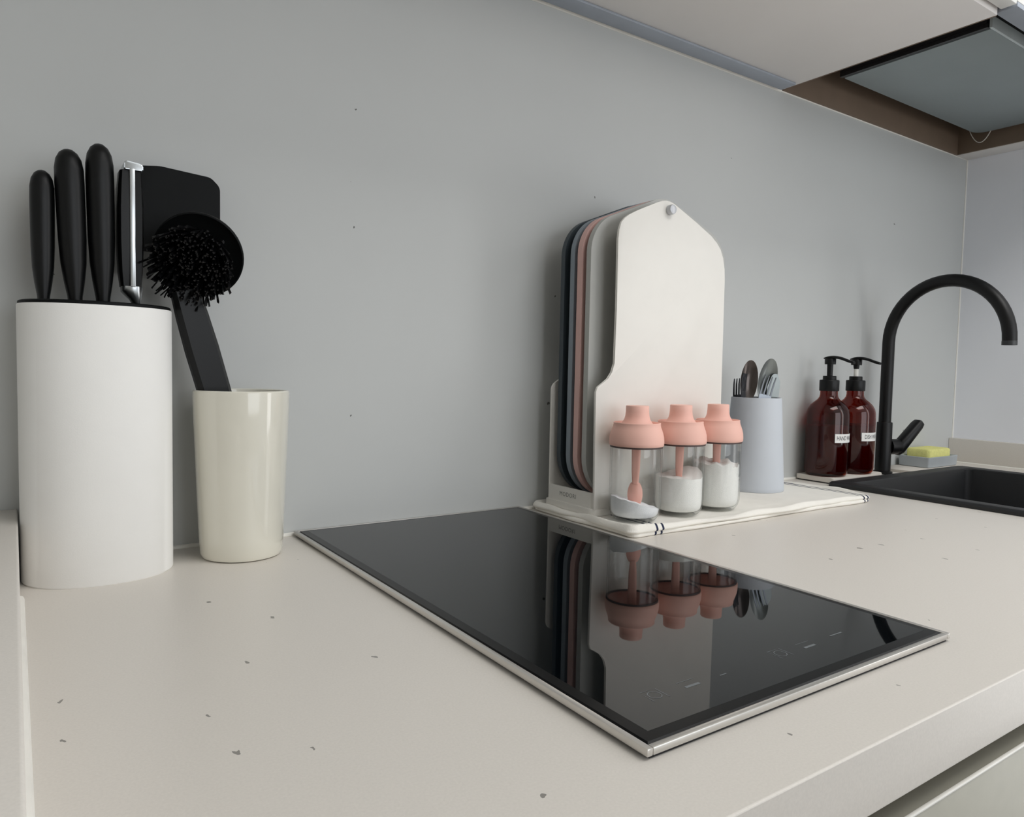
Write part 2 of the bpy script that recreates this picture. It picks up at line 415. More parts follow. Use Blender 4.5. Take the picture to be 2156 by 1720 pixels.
base_cabinet(0.90, 1.742, 'greige handleless base cabinet under the black sink')

# ------------------------------------------------------------------ wall cabinet
t = thing('wall_cabinet', 'pale handleless wall cabinet above the cooktop', 'cabinet', (0.54, 0, ZCAB))
b = new(); box(b, -0.54, 0.538, -0.330, -0.0006, 0.0, 0.018, 0.001); obj('bottom_panel', b, 'cab_white', t)
b = new(); box(b, -0.54, -0.524, -0.33, -0.0006, 0.0185, 0.72); box(b, 0.522, 0.538, -0.33, -0.0006, 0.0185, 0.72); box(b, -0.524, 0.522, -0.33, -0.0006, 0.704, 0.72); box(b, -0.524, 0.522, -0.012, -0.0006, 0.0185, 0.704)
obj('carcass', b, 'cab_white', t, 0)
obj('light_channel', box(new(), -0.52, 0.529, -0.036, -0.008, -0.0035, 0.0, 0.0006), 'alu', t)
for xa, xb in ((-0.54, -0.002), (0.0, 0.537)):
    obj('door', box(new(), xa + .001, xb, -0.353, -0.334, 0.005, 0.72, 0.0015), 'door_white', t)

# ------------------------------------------------------------------ hood cabinet and range hood
t = thing('hood_cabinet', 'open-bottomed brown-lined wall cabinet around the range hood', 'cabinet', (1.385, 0, ZCAB))
b = new()
box(b, -0.3065, -0.3045, -0.328, -0.006, 0.0002, 0.70); box(b, -0.3045, 0.300, -0.006, -0.0006, 0.0, 0.70)
box(b, 0.300, 0.3035, -0.328, -0.0006, 0.0, 0.70); box(b, -0.3045, 0.300, -0.328, -0.006, 0.30, 0.312)
obj('lining', b, 'brown', t, 0)
obj('filler_panel', box(new(), 0.304, 0.3575, -0.34, -0.0006, -0.001, 0.72, 0.0008), 'cab_white', t)
obj('front_rail', box(new(), -0.3040, 0.2995, -0.352, -0.326, 0.004, 0.010, 0.0008), 'alu', t)
for xa, xb in ((-0.3045, -0.003), (-0.001, 0.300)):
    obj('door', box(new(), xa, xb, -0.352, -0.333, 0.0105, 0.72, 0.0015), 'door_white', t)
t = thing('range_hood', 'grey flat range hood recessed in the brown cabinet', 'range hood', (1.425, -0.16, ZCAB + .03))
hx0, hx1, hy0, hy1 = -0.249, 0.249, -0.118, 0.114
b = new(); prism(b, fillet([(hx0 + .008, hy0 + .001, .001), (hx1 - .004, hy0 + .001, .001), (hx1 - .004, hy1 - .003, .02), (hx0 + .008, hy1 - .003, .002)]), 0.0, 0.006, 'z', 0.001)
obj('filter_panel', b, 'hood_panel', t)
b = new()
box(b, hx0, hx1, hy0 + .004, hy1, 0.007, 0.05); box(b, hx0, hx0 + .007, hy0 + .002, hy1, 0.001, 0.0065)
obj('hood_body', b, 'hood_dark', t, 0)
obj('front_strip', box(new(), hx0, hx1, hy0 - .004, hy0, -0.001, 0.016, 0.0006), 'hood_steel', t)
b = new()
tube(b, [(0.240 + .003 * q, 0.124 - .046 * q, 0.012 - .030 * math.sin(math.pi * min(1, q * 1.06)) ** .8 - .004 * q) for q in [k_ / 14 for k_ in range(15)]], 0.0009, 6)
obj('cable', b, 'wire', t)

# ================================================================== COOKTOP
X1, X2, YB, YFR = 0.2516, 0.5533, -0.0045, -0.5472
t = thing('cooktop', 'black glass two-zone cooktop with a silver edge trim', 'cooktop', ((X1 + X2) / 2, (YB + YFR) / 2, 0))
hw, hd = (X2 - X1) / 2, (YB - YFR) / 2
obj('gasket', box(new(), -hw + .003, hw - .003, -hd + .0015, hd - .0015, 0.0001, 0.0017), 'gap', t, 0)
for name, bx in (('edge_trim', (-hw, -hw + .004, -hd, hd)), ('edge_trim', (hw - .004, hw, -hd, hd)), ('edge_trim', (-hw + .0041, hw - .0041, -hd, -hd + .004)), ('edge_trim', (-hw + .0041, hw - .0041, hd - .004, hd))):
    obj(name, box(new(), *bx, 0.0018, 0.0060, 0.0007), 'trim_alu', t)
b = new(); i1 = .0045; i2 = .0125
rg = lambda i, z: [(-hw + i, -hd + i, z), (hw - i, -hd + i, z), (hw - i, hd - i, z), (-hw + i, hd - i, z)]
loft(b, [rg(i2, 0.0020), rg(i2, 0.0066)])
bb_ = new(); loft(bb_, [rg(i1, 0.0013), rg(i1, 0.0050), rg(i1 + .0012, 0.0060), rg(i2 - .00005, 0.0066), rg(i2 - .00005, 0.0022), rg(i1, 0.0013)], cap=False)
obj('glass_border', bb_, 'border', t, 20)
gl = obj('glass_plate', b, 'glass_black', t, 20)
# screen-printed control marks: pan outline, circle, bars
def print_mark(bm, pts, w, closed=True):
    n = len(pts)
    for i in range(n if closed else n - 1):
        p, q = Vector(pts[i]), Vector(pts[(i + 1) % n]); d = (q - p).normalized(); nn = Vector((-d.y, d.x)) * w / 2
        vs = [bm.verts.new((a.x, a.y, 0.00668)) for a in (p - nn, q - nn, q + nn, p + nn)]; bm.faces.new(vs)
cx0, cy0 = t.location.x, t.location.y
def printed(name, pts, w, closed=True):
    b = new(); print_mark(b, [(x - cx0, y - cy0) for x, y in pts], w, closed); bmesh.ops.remove_doubles(b, verts=b.verts[:], dist=w * 0.8)
    obj(name, b, 'print', gl, 0)
for mx in (0.297, 0.412):
    u, v = mx, -0.507
    printed('zone_square', [(u - .006, v - .006), (u + .006, v - .006), (u + .006, v + .006), (u - .006, v + .006)], 0.0005)
    printed('zone_ring', [(u + .0042 * math.cos(k * .5236), v + .0042 * math.sin(k * .5236)) for k in range(12)], 0.0005)
    printed('power_bar', [(u + .0225, v - .0025), (u + .0345, v - .0025)], 0.0022, False)
    printed('scale_line', [(u + .0215, v + .004), (u + .036, v + .004)], 0.0004, False)
printed('timer_bar', [(0.470, -0.5056), (0.484, -0.5056)], 0.0012, False)
printed('lock_bar', [(0.350, -0.509), (0.356, -0.509)], 0.0008, False)

# ================================================================== KNIFE BLOCK AND KNIVES
BC = (0.0617, -0.055); BA, BB, BH = 0.0592, 0.0490, 0.2345
t = thing('knife_block', 'tall white oval knife block with a black top', 'knife block', (BC[0], BC[1], 0))
b = new(); rr = []
for z, s in ((0.0, .985), (0.0012, 1), (BH - .001, 1), (BH, .992)): rr.append(ring((0, 0, z), (1, 0, 0), (0, 1, 0), BA * s, BB * s, 72, 2.15))
loft(b, rr); obj('body', b, 'block', t)
b = new(); rr = []
for z, s in ((BH, .985), (BH + .0022, .985), (BH + .003, .965)): rr.append(ring((0, 0, z), (1, 0, 0), (0, 1, 0), BA * s, BB * s, 72, 2.15))
loft(b, rr); obj('top_plate', b, 'black_soft', t)
ZB = BH + .0032
def knife(cx, cy, h, w, tilt, label, name):
    k = thing(name, label, 'knife', (cx, cy, ZB), 'black-handled knives in the block')
    prof = [(0.0, .50, .75), (.04, .52, .78), (.14, .72, .86), (.26, .89, .95), (.42, .97, 1), (.60, 1, 1), (.78, 1.02, 1), (.87, 1.0, .98), (.93, .88, .86), (.97, .64, .64), (.992, .33, .33), (1.0, .05, .05)]
    b = new(); loft(b, [ring((tilt * (q - .5), 0, q * h), (1, 0, 0), (0, 1, 0), w * s, w * 1.15 * s2, 24, 2.3) for q, s, s2 in prof])
    obj('handle', b, 'black_pl', k, 60)
knife(0.0222, -0.052, 0.110, 0.0090, 0.000, 'shortest black-handled knife, in the knife block next to the raised ledge', 'paring_knife')
knife(0.0432, -0.055, 0.130, 0.0110, -0.004, 'black-handled knife between the shortest and the tallest knife', 'utility_knife')
knife(0.0652, -0.056, 0.1385, 0.0108, -0.002, 'tallest black-handled knife standing in the knife block', 'chef_knife')
k = thing('riveted_knife', 'black knife with a polished steel spine and end cap in the block', 'knife', (0.0885, -0.055, ZB), 'black-handled knives in the block')
def scale_mesh(sx, xi, xo):
    b = new(); rings = []
    for z, s, o2 in ((.017, .72, .8), (.03, .88, .92), (.055, 1, 1), (.085, 1, 1), (.105, .9, .96), (.1175, .78, .88)):
        x_in, x_out = sx * xi, sx * (xi + (xo - xi) * s)
        rings.append([Vector(p) for p in ((x_in, -.0125 * o2, z), ((x_in + x_out * 3) / 4, -.0128 * o2, z), (x_out, -.009 * o2, z), (x_out, .009 * o2, z), ((x_in + x_out * 3) / 4, .0125 * o2, z), (x_in, .0125 * o2, z))])
    return loft(b, rings)
obj('handle_scale', scale_mesh(-1, .0023, .0112), 'black_pl', k); obj('handle_scale', scale_mesh(1, .0023, .0092), 'black_pl', k)
b = new(); box(b, -.0022, .0022, -.0136, .0128, .016, .119, .0008); obj('tang', b, 'steel', k)
b = new(); prism(b, fillet([(-.0062, .1178, .001), (.0086, .1178, .001), (.0086, .1235, .002), (-.0062, .1252, .002)]), -.0132, .0125, 'y', .001); obj('end_cap', b, 'steel', k)
b = new(); loft(b, [ring((.004, 0, 0), (1, 0, 0), (0, 1, 0), .0022, .008, 20, 3), ring((.003, 0, .006), (1, 0, 0), (0, 1, 0), .0045, .011, 20, 3), ring((.0, 0, .013), (1, 0, 0), (0, 1, 0), .0085, .0132, 20, 3), ring((0, 0, .0168), (1, 0, 0), (0, 1, 0), .0085, .0132, 20, 3)]); obj('bolster', b, 'steel', k)

# ================================================================== CREAM CUP, DISH BRUSH, TURNER
CC = (0.1845, -0.0535)
b = new()
lathe(b, [(0, 0.0006), (.030, .0006), (.034, 0.0), (.0368, .0012), (.0384, .005), (.0395, .02), (.0415, .07), (.0440, .135), (.0447, .158), (.0446, .1612), (.0435, .1625), (.0420, .1618), (.0412, .158), (.0405, .135), (.038, .07), (.0362, .02), (.033, .008), (0, .007)], 80)
tag(obj('utensil_cup', b, 'cream', loc=(CC[0], CC[1], 0)), 'glossy cream ceramic cup holding the dish brush', 'cup')

def frame(d, side):
    d = Vector(d).normalized(); s = Vector(side); s = (s - d * s.dot(d)).normalized(); return d, s, d.cross(s)
N0, N1 = Vector((0.2010, -0.0500, 0.014)), Vector((0.1340, -0.060, 0.2480))
t = thing('dish_brush', 'black dish brush with a round bristle head leaning in the cream cup', 'brush', N0)
d, s, n = frame(N1 - N0, (1, 0.1, 0))
L = (N1 - N0).length
b = new()
def hring(f, w, th):
    c = d * (L * f); out = []
    for a, e in ((-1, -.35), (-.72, -1), (.72, -1), (1, -.35), (1, .6), (.8, 1), (-.8, 1), (-1, .6)): out.append(c + s * (w * a) - n * (-th * e))
    return out
# n must face the room: flip so that the chamfered side looks to the front
if n.y > 0: n = -n
def hring(f, w, th):
    c = d * (L * f)
    return [c + s * (w * a) + n * (th * e) for a, e in ((-1, .3), (-.74, 1), (.74, 1), (1, .3), (1, -.6), (.8, -1), (-.8, -1), (-1, -.6))]
loft(b, [hring(0, .0125, .006), hring(.02, .0140, .007), hring(.55, .0146, .0072), hring(.8, .0150, .0072), hring(.93, .0140, .0072), hring(1.03, .0125, .006)])
obj('handle', b, 'black_pl', t, 25)
HC = Vector((0.1450, -0.060, 0.2895)) - N0            # head centre
hn = Vector((-0.30, -0.74, -0.40)).normalized()       # the bristles look this way
_, hs, hu = frame(hn, (1, 0, 0))
if hu.z < 0: hu = -hu
b = new(); rr = []
for q, r_ in ((-.020, .010), (-.0175, .0215), (-.011, .0315), (-.003, .0375), (.003, .0395), (.0055, .0396), (.0062, .0385), (.004, .035), (.002, .028)):
    rr.append(ring(HC + hn * q, hs, hu, r_ * 1.0, r_ * 1.02, 48))
loft(b, rr); obj('head', b, 'black_soft', t)
b = new()
for i in range(420):
    r_ = .029 * math.sqrt((i + .5) / 420); a = i * 2.39996
    base = HC - hu * .004 - hs * .0035 + hn * .003 + hs * (r_ * math.cos(a)) + hu * (r_ * math.sin(a))
    dr = (hn + (hs * math.cos(a) + hu * math.sin(a)) * (.34 * r_ / .03) + Vector((random.uniform(-.12, .12), random.uniform(-.12, .12), random.uniform(-.12, .12)))).normalized()
    ln = random.uniform(.024, .031); u = dr.cross(Vector((.3, .2, .9))).normalized(); v = dr.cross(u); w0 = random.uniform(.0005, .0010); sp = random.random() * 6.28
    B = [b.verts.new(base + (u * math.cos(sp + k * 2.094) + v * math.sin(sp + k * 2.094)) * w0) for k in range(3)]
    bend = Vector((random.uniform(-.003, .003), random.uniform(-.003, .003), random.uniform(-.003, .001)))
    T = [b.verts.new(base + dr * ln + bend + (u * math.cos(sp + k * 2.094) + v * math.sin(sp + k * 2.094)) * w0 * 1.5) for k in range(3)]
    for k in range(3): b.faces.new((B[k], B[(k + 1) % 3], T[(k + 1) % 3], T[k]))
    b.faces.new(T)
br = obj('bristles', b, 'bristle', t, 0); br['kind'] = 'stuff'

t = thing('turner', 'wide black flat turner standing behind the dish brush', 'spatula', (0.190, -0.0225, 0.014))
tl = Vector(t.location)
b = new(); ol = fillet([(0.0945, 0.291, .02), (0.152, 0.288, .02), (0.1685, 0.300, .01), (0.1685, 0.3585, .010), (0.160, 0.3665, .010), (0.115, 0.3700, .03), (0.086, 0.3660, .006), (0.085, 0.300, .012)])
prism(b, [(x * 1.016 - tl.x, .19 + (z - .19) * 1.016 - tl.z) for x, z in ol], -.0016, .0016, 'y', .001); obj('blade', b, 'black_soft', t)
b = new(); A = Vector((0.1905, -0.0320, 0.0165)) - tl; B_ = Vector((0.134, -0.0225, 0.298)) - tl; dd, ss, nn = frame(B_ - A, (1, 0, 0))
loft(b, [ring(A + (B_ - A) * f, ss, nn, w, .0035, 16, 3) for f, w in ((0, .007), (.3, .0065), (.7, .005), (.95, .006), (1.04, .011))]); obj('handle', b, 'black_pl', t)

# ================================================================== TOWEL
TX0, TX1, TY0, TY1 = 0.571, 1.058, -0.204, -0.006
ZT = 0.0102
def towel_top(x, y):
    """height of the upper face"""
    z = 0.0098 + 0.0003 * math.sin(x * 31 + 1.1) * math.sin(y * 43)
    return z
def towel_mesh():
    b = new(); nx, ny = 120, 54
    def slab(z0, z1, ins, rnd, wav, puff, ph):
        """a folded layer: grid top and bottom that meet in rounded folds"""
        top, bot = {}, {}
        X0, X1, Y0, Y1 = TX0 + ins, TX1 - ins * .6, TY0 + ins * .8, TY1 - ins * .3
        for i in range(nx + 1):
            for j in range(ny + 1):
                # spacing crowded at the edges for round folds
                f = .5 - .5 * math.cos(math.pi * i / nx); g = .5 - .5 * math.cos(math.pi * j / ny)
                x = X0 + (X1 - X0) * f; y = Y0 + (Y1 - Y0) * g
                ex = min(x - X0, X1 - x); ey = min(y - Y0, Y1 - y); e = min(ex, ey)
                # round the corners of the outline
                cr = .010
                if ex < cr and ey < cr:
                    dx, dy = cr - ex, cr - ey; l = math.hypot(dx, dy)
                    e = max(0.0, cr - l)
                    if l > cr:
                        k = cr / l; sxg = 1 if x < (X0 + X1) / 2 else -1; syg = 1 if y < (Y0 + Y1) / 2 else -1
                        x += sxg * dx * (1 - k); y += syg * dy * (1 - k)
                q = min(1.0, e / rnd); hgt = math.sqrt(max(0.0, 1 - (1 - q) ** 2))
                zm = (z0 + z1) / 2; th = (z1 - z0) / 2
                wob = wav * (math.sin(x * 37 + y * 11) * .5 + math.sin(x * 13 - y * 29 + 2) * .5) * (1 if e < .03 else 0.35)
                # puffy rolled folds near the left and front edges, clear of what stands on it
                pf = puff * math.exp(-((e - .0048) / .0036) ** 2) * (.5 + .3 * math.sin(x * 23 + y * 31 + .6) + .2 * math.sin(x * 61 - y * 83)) * max(0.0, 1 - (e / .0085) ** 4)
                fe_ = max(0, 1 - ey / .014); fx_ = max(0, 1 - ex / .014)
                yy = y + wav * (1.2 * math.sin(x * 21 + ph) + .7 * math.sin(x * 57 + 2 * ph)) * fe_; xx = x + wav * (1.3 * math.sin(y * 47 + .5 + ph) + .6 * math.sin(y * 103 + ph)) * fx_
                zt = zm + th * hgt + pf * hgt + (wob * max(0.0, 1 - (e / .0085) ** 4) if e < .0085 else min(0, wob)) * hgt
                top[i, j] = b.verts.new((xx, yy, zt))
                edge = i in (0, nx) or j in (0, ny)
                bot[i, j] = top[i, j] if edge else b.verts.new((xx, yy, max(zm - th * hgt, 0.0002)))
        for i in range(nx):
            for j in range(ny):
                b.faces.new((top[i, j], top[i + 1, j], top[i + 1, j + 1], top[i, j + 1]))
                try: b.faces.new((bot[i, j], bot[i, j + 1], bot[i + 1, j + 1], bot[i + 1, j]))
                except ValueError: pass
    slab(0.0002, 0.0052, 0.0012, .0026, .0012, 0.0, 1.9)
    slab(0.0046, 0.0100, 0.0, .0045, .0018, .0050, 0.0)
    return b
towel_stripes(M['towel'], (0.6085, 0.6180, 1.0385, 1.0470), 0.0016)
tag(obj('kitchen_towel', towel_mesh(), 'towel', smooth=80), 'folded white cotton towel with thin navy stripes under the jars', 'towel')

# ================================================================== CUTTING BOARD STAND AND BOARDS
SB = (0.700, -0.075, ZT)
t = thing('board_stand', 'off-white upright stand holding the cutting boards', 'board stand', SB)
loc = lambda pts: [(x - SB[0], z - SB[2]) for x, z in pts]
# base: plinth, tray walls around a slot
b = new(); prism(b, fillet([(0.5805 - SB[0], -.1245 - SB[1], .012), (0.8480 - SB[0], -.1245 - SB[1], .012), (0.8480 - SB[0], -.0255 - SB[1], .004), (0.5805 - SB[0], -.0255 - SB[1], .004)]), 0.0001, 0.0085, 'z', 0.0006)
base = obj('plinth', b, 'stand', t)
b = new(); out = fillet([(0.5825 - SB[0], -.1228 - SB[1], .012), (0.8460 - SB[0], -.1228 - SB[1], .012), (0.8460 - SB[0], -.0275 - SB[1], .004), (0.5825 - SB[0], -.0275 - SB[1], .004)])
inn = fillet([(0.5865 - SB[0], -.1186 - SB[1], .009), (0.8420 - SB[0], -.1186 - SB[1], .009), (0.8420 - SB[0], -.0315 - SB[1], .002), (0.5865 - SB[0], -.0315 - SB[1], .002)])
R4 = [[b.verts.new((x, y, z)) for x, y in o2] for o2, z in ((out, .0086), (out, .0275), (inn, .0275), (inn, .0086))]
for a, c in zip(R4, R4[1:] + R4[:1]):
    for k2 in range(len(a)): b.faces.new((a[k2], a[(k2 + 1) % len(a)], c[(k2 + 1) % len(a)], c[k2]))
obj('tray', b, 'stand', t)
pan = [(0.8095, 0.0185), (0.5825, 0.0185), (0.5803, 0.155), (0.5803, 0.162), (0.583, 0.1684), (0.5913, 0.1732), (0.5996, 0.1781), (0.6058, 0.1862), (0.6097, 0.1976), (0.6102, 0.2638), (0.6095, 0.3480), (0.6105, 0.3600), (0.614, 0.3695), (0.6200, 0.3757), (0.6267, 0.380), (0.6419, 0.3876), (0.6757, 0.4021), (0.6830, 0.4047), (0.6900, 0.4058), (0.6970, 0.4055), (0.7040, 0.4035), (0.7473, 0.3848), (0.7766, 0.3710), (0.7880, 0.3635), (0.7961, 0.3555), (0.8020, 0.3440), (0.8057, 0.3297), (0.8066, 0.3154)]
b = new(); prism(b, loc(pan), -.1225 - SB[1], -.1190 - SB[1], 'y', 0.0005); fp = obj('front_panel', b, 'stand', t)
bk = fillet([(0.8095, 0.0188, 0), (0.5835, 0.0188, 0), (0.5835, 0.168, .012), (0.60, 0.178, .012), (0.612, 0.20, .01), (0.612, 0.36, .02), (0.69, 0.39, .02), (0.800, 0.345, .03)])
b = new(); prism(b, loc(bk), -.0312 - SB[1], -.0282 - SB[1], 'y', 0.0005); obj('back_panel', b, 'stand', t)
b = new(); lathe(b, [(0, .0), (.0062, .0), (.0062, .0055), (.0056, .0068), (.004, .0074), (0, .0076)], 28)
for v in b.verts: v.co = Vector((v.co.x + 0.6955 - SB[0], -v.co.z - .1226 - SB[1], v.co.y + 0.3945 - SB[2]))
obj('peg', b, 'peg', fp)
text_obj('lettering', 'MODORI', 0.0078, 'mark', base, lambda u, v: (0.58235 - SB[0], -0.0705 - SB[1] - u, 0.0285 - SB[2] + v), 1.12)

def board(y0, y1, m, label, x0):
    b = new()
    ol = fillet([(x0, 0.0245, .055), (0.8365, 0.0245, .055), (0.8365, 0.370, .05), (0.714, 0.4195, .05), (x0, 0.369, .052)], 10)
    oc = (0.69, (y0 + y1) / 2, 0.0245)
    o = obj('cutting_board', prism(new(), [(x - oc[0], z - oc[2]) for x, z in ol], y0 - oc[1], y1 - oc[1], 'y', 0.0022, 3), m, loc=oc)
    bm = bmesh.new(); bm.from_mesh(o.data); bm.faces.ensure_lookup_table()
    f = max((q for q in bm.faces if q.normal.y < -.9), key=lambda q: q.calc_area())
    bmesh.ops.inset_region(bm, faces=[f], thickness=0.0085, depth=0.0); bmesh.ops.inset_region(bm, faces=[f], thickness=0.0025, depth=-0.0016)
    bm.to_mesh(o.data); bm.free(); o.data.set_sharp_from_angle(angle=math.radians(40))
    tag(o, label, 'cutting board', 'cutting boards in the stand')
    return o
board(-0.0470, -0.0395, 'b_slate', 'dark slate cutting board standing hindmost in the stand', 0.5875)
board(-0.0665, -0.0585, 'b_blue', 'blue-grey cutting board between the slate and the pink one', 0.5875)
board(-0.0815, -0.0725, 'b_pink', 'dusty pink cutting board in the stand', 0.5875)
board(-0.0965, -0.0880, 'b_grey', 'light grey cutting board standing right behind the front panel', 0.5890)

# ================================================================== SEASONING JARS
def jar(cx, cy, label, rot):
    t = thing('spice_jar', label, 'jar', (cx, cy, ZT), 'seasoning jars with salmon lids')
    b = new()
    lathe(b, [(0, .0022), (.018, .0018), (.0205, .0002), (.0225, .0004), (.0258, .0030), (.0290, .0078), (.0306, .0135), (.0310, .020), (.0310, .075), (.0308, .0885),
              (.0290, .0885), (.0292, .075), (.0292, .020), (.0290, .0140), (.0281, .0088), (.0256, .0056), (.018, .0047), (0, .0046)], 64)
    obj('glass_body', b, 'jar_glass', t, 60)
    obj('seal_ring', lathe(new(), [(.0298, .0876), (.0314, .0876), (.0314, .0896), (.0298, .0896), (.0298, .0876)], 64), 'seal', t)
    b = new()
    lathe(b, [(.0300, .0900), (.0318, .0897), (.0324, .0905), (.0326, .0940), (.0322, .1000), (.0310, .1050), (.0295, .1092), (.0284, .1122), (.0279, .1150), (.0280, .1168), (.0275, .1174), (.0268, .1168), (.0262, .1150), (.0220, .1136),
              (.0195, .1150), (.0172, .1178), (.0152, .1215), (.0143, .1250), (.0138, .1300), (.0137, .1364), (.0131, .1372), (0, .1374)], 64)
    lid = obj('lid', b, 'lid', t, 40)
    # measuring spoon fixed under the lid
    b = new(); zs = .030
    d1 = Vector((math.cos(rot), math.sin(rot), 0)); d2 = Vector((-d1.y, d1.x, 0))
    loft(b, [ring(Vector((0, 0, z)) , d1, d2, w, th, 14, 3) for z, w, th in ((.1120, .0058, .0034), (.085, .0054, .0032), (.058, .0048, .0028), (.043, .0036, .0024))])
    obj('spoon_stem', b, 'lid_spoon', lid, 50)
    b = new(); rr = []
    for k in range(13):
        q = k / 12; z = .047 - .033 * q; w = .0084 * math.sqrt(max(1e-4, 1 - (2 * q - 1) ** 2)) + .0006
        rr.append([Vector((0, 0, z)) + d1 * (w * a) + d2 * (.0045 * (a * a - 1) * math.sin(math.pi * q) + off) for a, off in ((-1, 0), (-.6, 0), (-.2, 0), (.2, 0), (.6, 0), (1, 0), (.95, .0011), (.6, .0012), (.2, .0012), (-.2, .0012), (-.6, .0012), (-.95, .0011))])
    loft(b, rr); obj('spoon_bowl', b, 'lid_spoon', lid, 60)
    return t
def powder(cx, cy, fn, label, m, name):
    b = new(); prof = [(0, .0052), (.018, .0052), (.0248, .0060), (.0276, .0090), (.02865, .0142), (.02885, .0205)]
    seg, nr = 64, 14
    rings = []
    for r_, z in prof[1:]: rings.append([(r_ * math.cos(2 * math.pi * k / seg), r_ * math.sin(2 * math.pi * k / seg), min(z, fn(r_ * math.cos(2 * math.pi * k / seg), r_ * math.sin(2 * math.pi * k / seg)) - .0004)) for k in range(seg)])
    for i in range(nr):
        r_ = .02885 * (1 - i / nr)
        rings.append([(r_ * math.cos(2 * math.pi * k / seg), r_ * math.sin(2 * math.pi * k / seg), fn(r_ * math.cos(2 * math.pi * k / seg), r_ * math.sin(2 * math.pi * k / seg))) for k in range(seg)])
    bb = b; R = [[bb.verts.new(p) for p in r2] for r2 in rings]
    c0 = bb.verts.new((0, 0, .0052)); c1 = bb.verts.new((0, 0, fn(0, 0)))
    for k in range(seg):
        bb.faces.new((c0, R[0][(k + 1) % seg], R[0][k])); bb.faces.new((R[-1][k], R[-1][(k + 1) % seg], c1))
        for a, c in zip(R, R[1:]): bb.faces.new((a[k], a[(k + 1) % seg], c[(k + 1) % seg], c[k]))
    o = obj(name, bb, m, smooth=70, loc=(cx, cy, ZT)); tag(o, label, 'seasoning', None, 'stuff')
JAR = [(0.6150, -0.1585), (0.6905, -0.1580), (0.7610, -0.1575)]
jar(*JAR[0], 'salmon-lidded glass jar holding only a low slope of salt', -0.75)
jar(*JAR[1], 'salmon-lidded glass jar between two others, half full and level', -0.6)
jar(*JAR[2], 'salmon-lidded glass jar beside the blue-grey holder, filled with lumpy flour', -0.6)
# image-right runs along (0.83, -0.56): the salt slopes down that way
powder(*JAR[0], lambda x, y: .0215 - .27 * (x * .83 - y * .56) - .06 * (x * .56 + y * .83) + .0006 * math.sin(x * 400) * math.sin(y * 370), 'low slope of bluish white salt inside a jar', 'powder_b', 'salt')
powder(*JAR[1], lambda x, y: .0475 - .03 * (x * .83 - y * .56) + .011 * max(0, ((x * .83 - y * .56) * .75 + (x * .56 + y * .83) * .66) / .0289) ** 2 + .0005 * math.sin(x * 350 + 1) * math.sin(y * 420), 'level fill of white sugar inside the half full jar', 'powder', 'sugar')
powder(*JAR[2], lambda x, y: .0600 - .05 * (x * .83 - y * .56) + .0022 * math.sin(x * 260 + .7) * math.sin(y * 300 + .4) + .0013 * math.sin(x * 620 + y * 450) + .0030 * max(0, (x * .56 + y * .83) / .0289), 'lumpy white flour inside the jar beside the holder', 'powder', 'flour')

# ================================================================== CUTLERY HOLDER
HX, HY, HH = 0.9445, -0.0770, 0.1415
b = new(); lathe(b, [(0, .0006), (.0425, .0006), (.0446, 0), (.0452, .0012), (.0449, .006), (.0372, HH - .001), (.0366, HH), (.0352, HH), (.0348, HH - .002), (.0422, .006), (.0410, .004), (0, .004)], 80)
tag(obj('cutlery_holder', b, 'holder', loc=(HX, HY, ZT)), 'matt blue-grey tapered holder full of cutlery', 'cutlery holder')

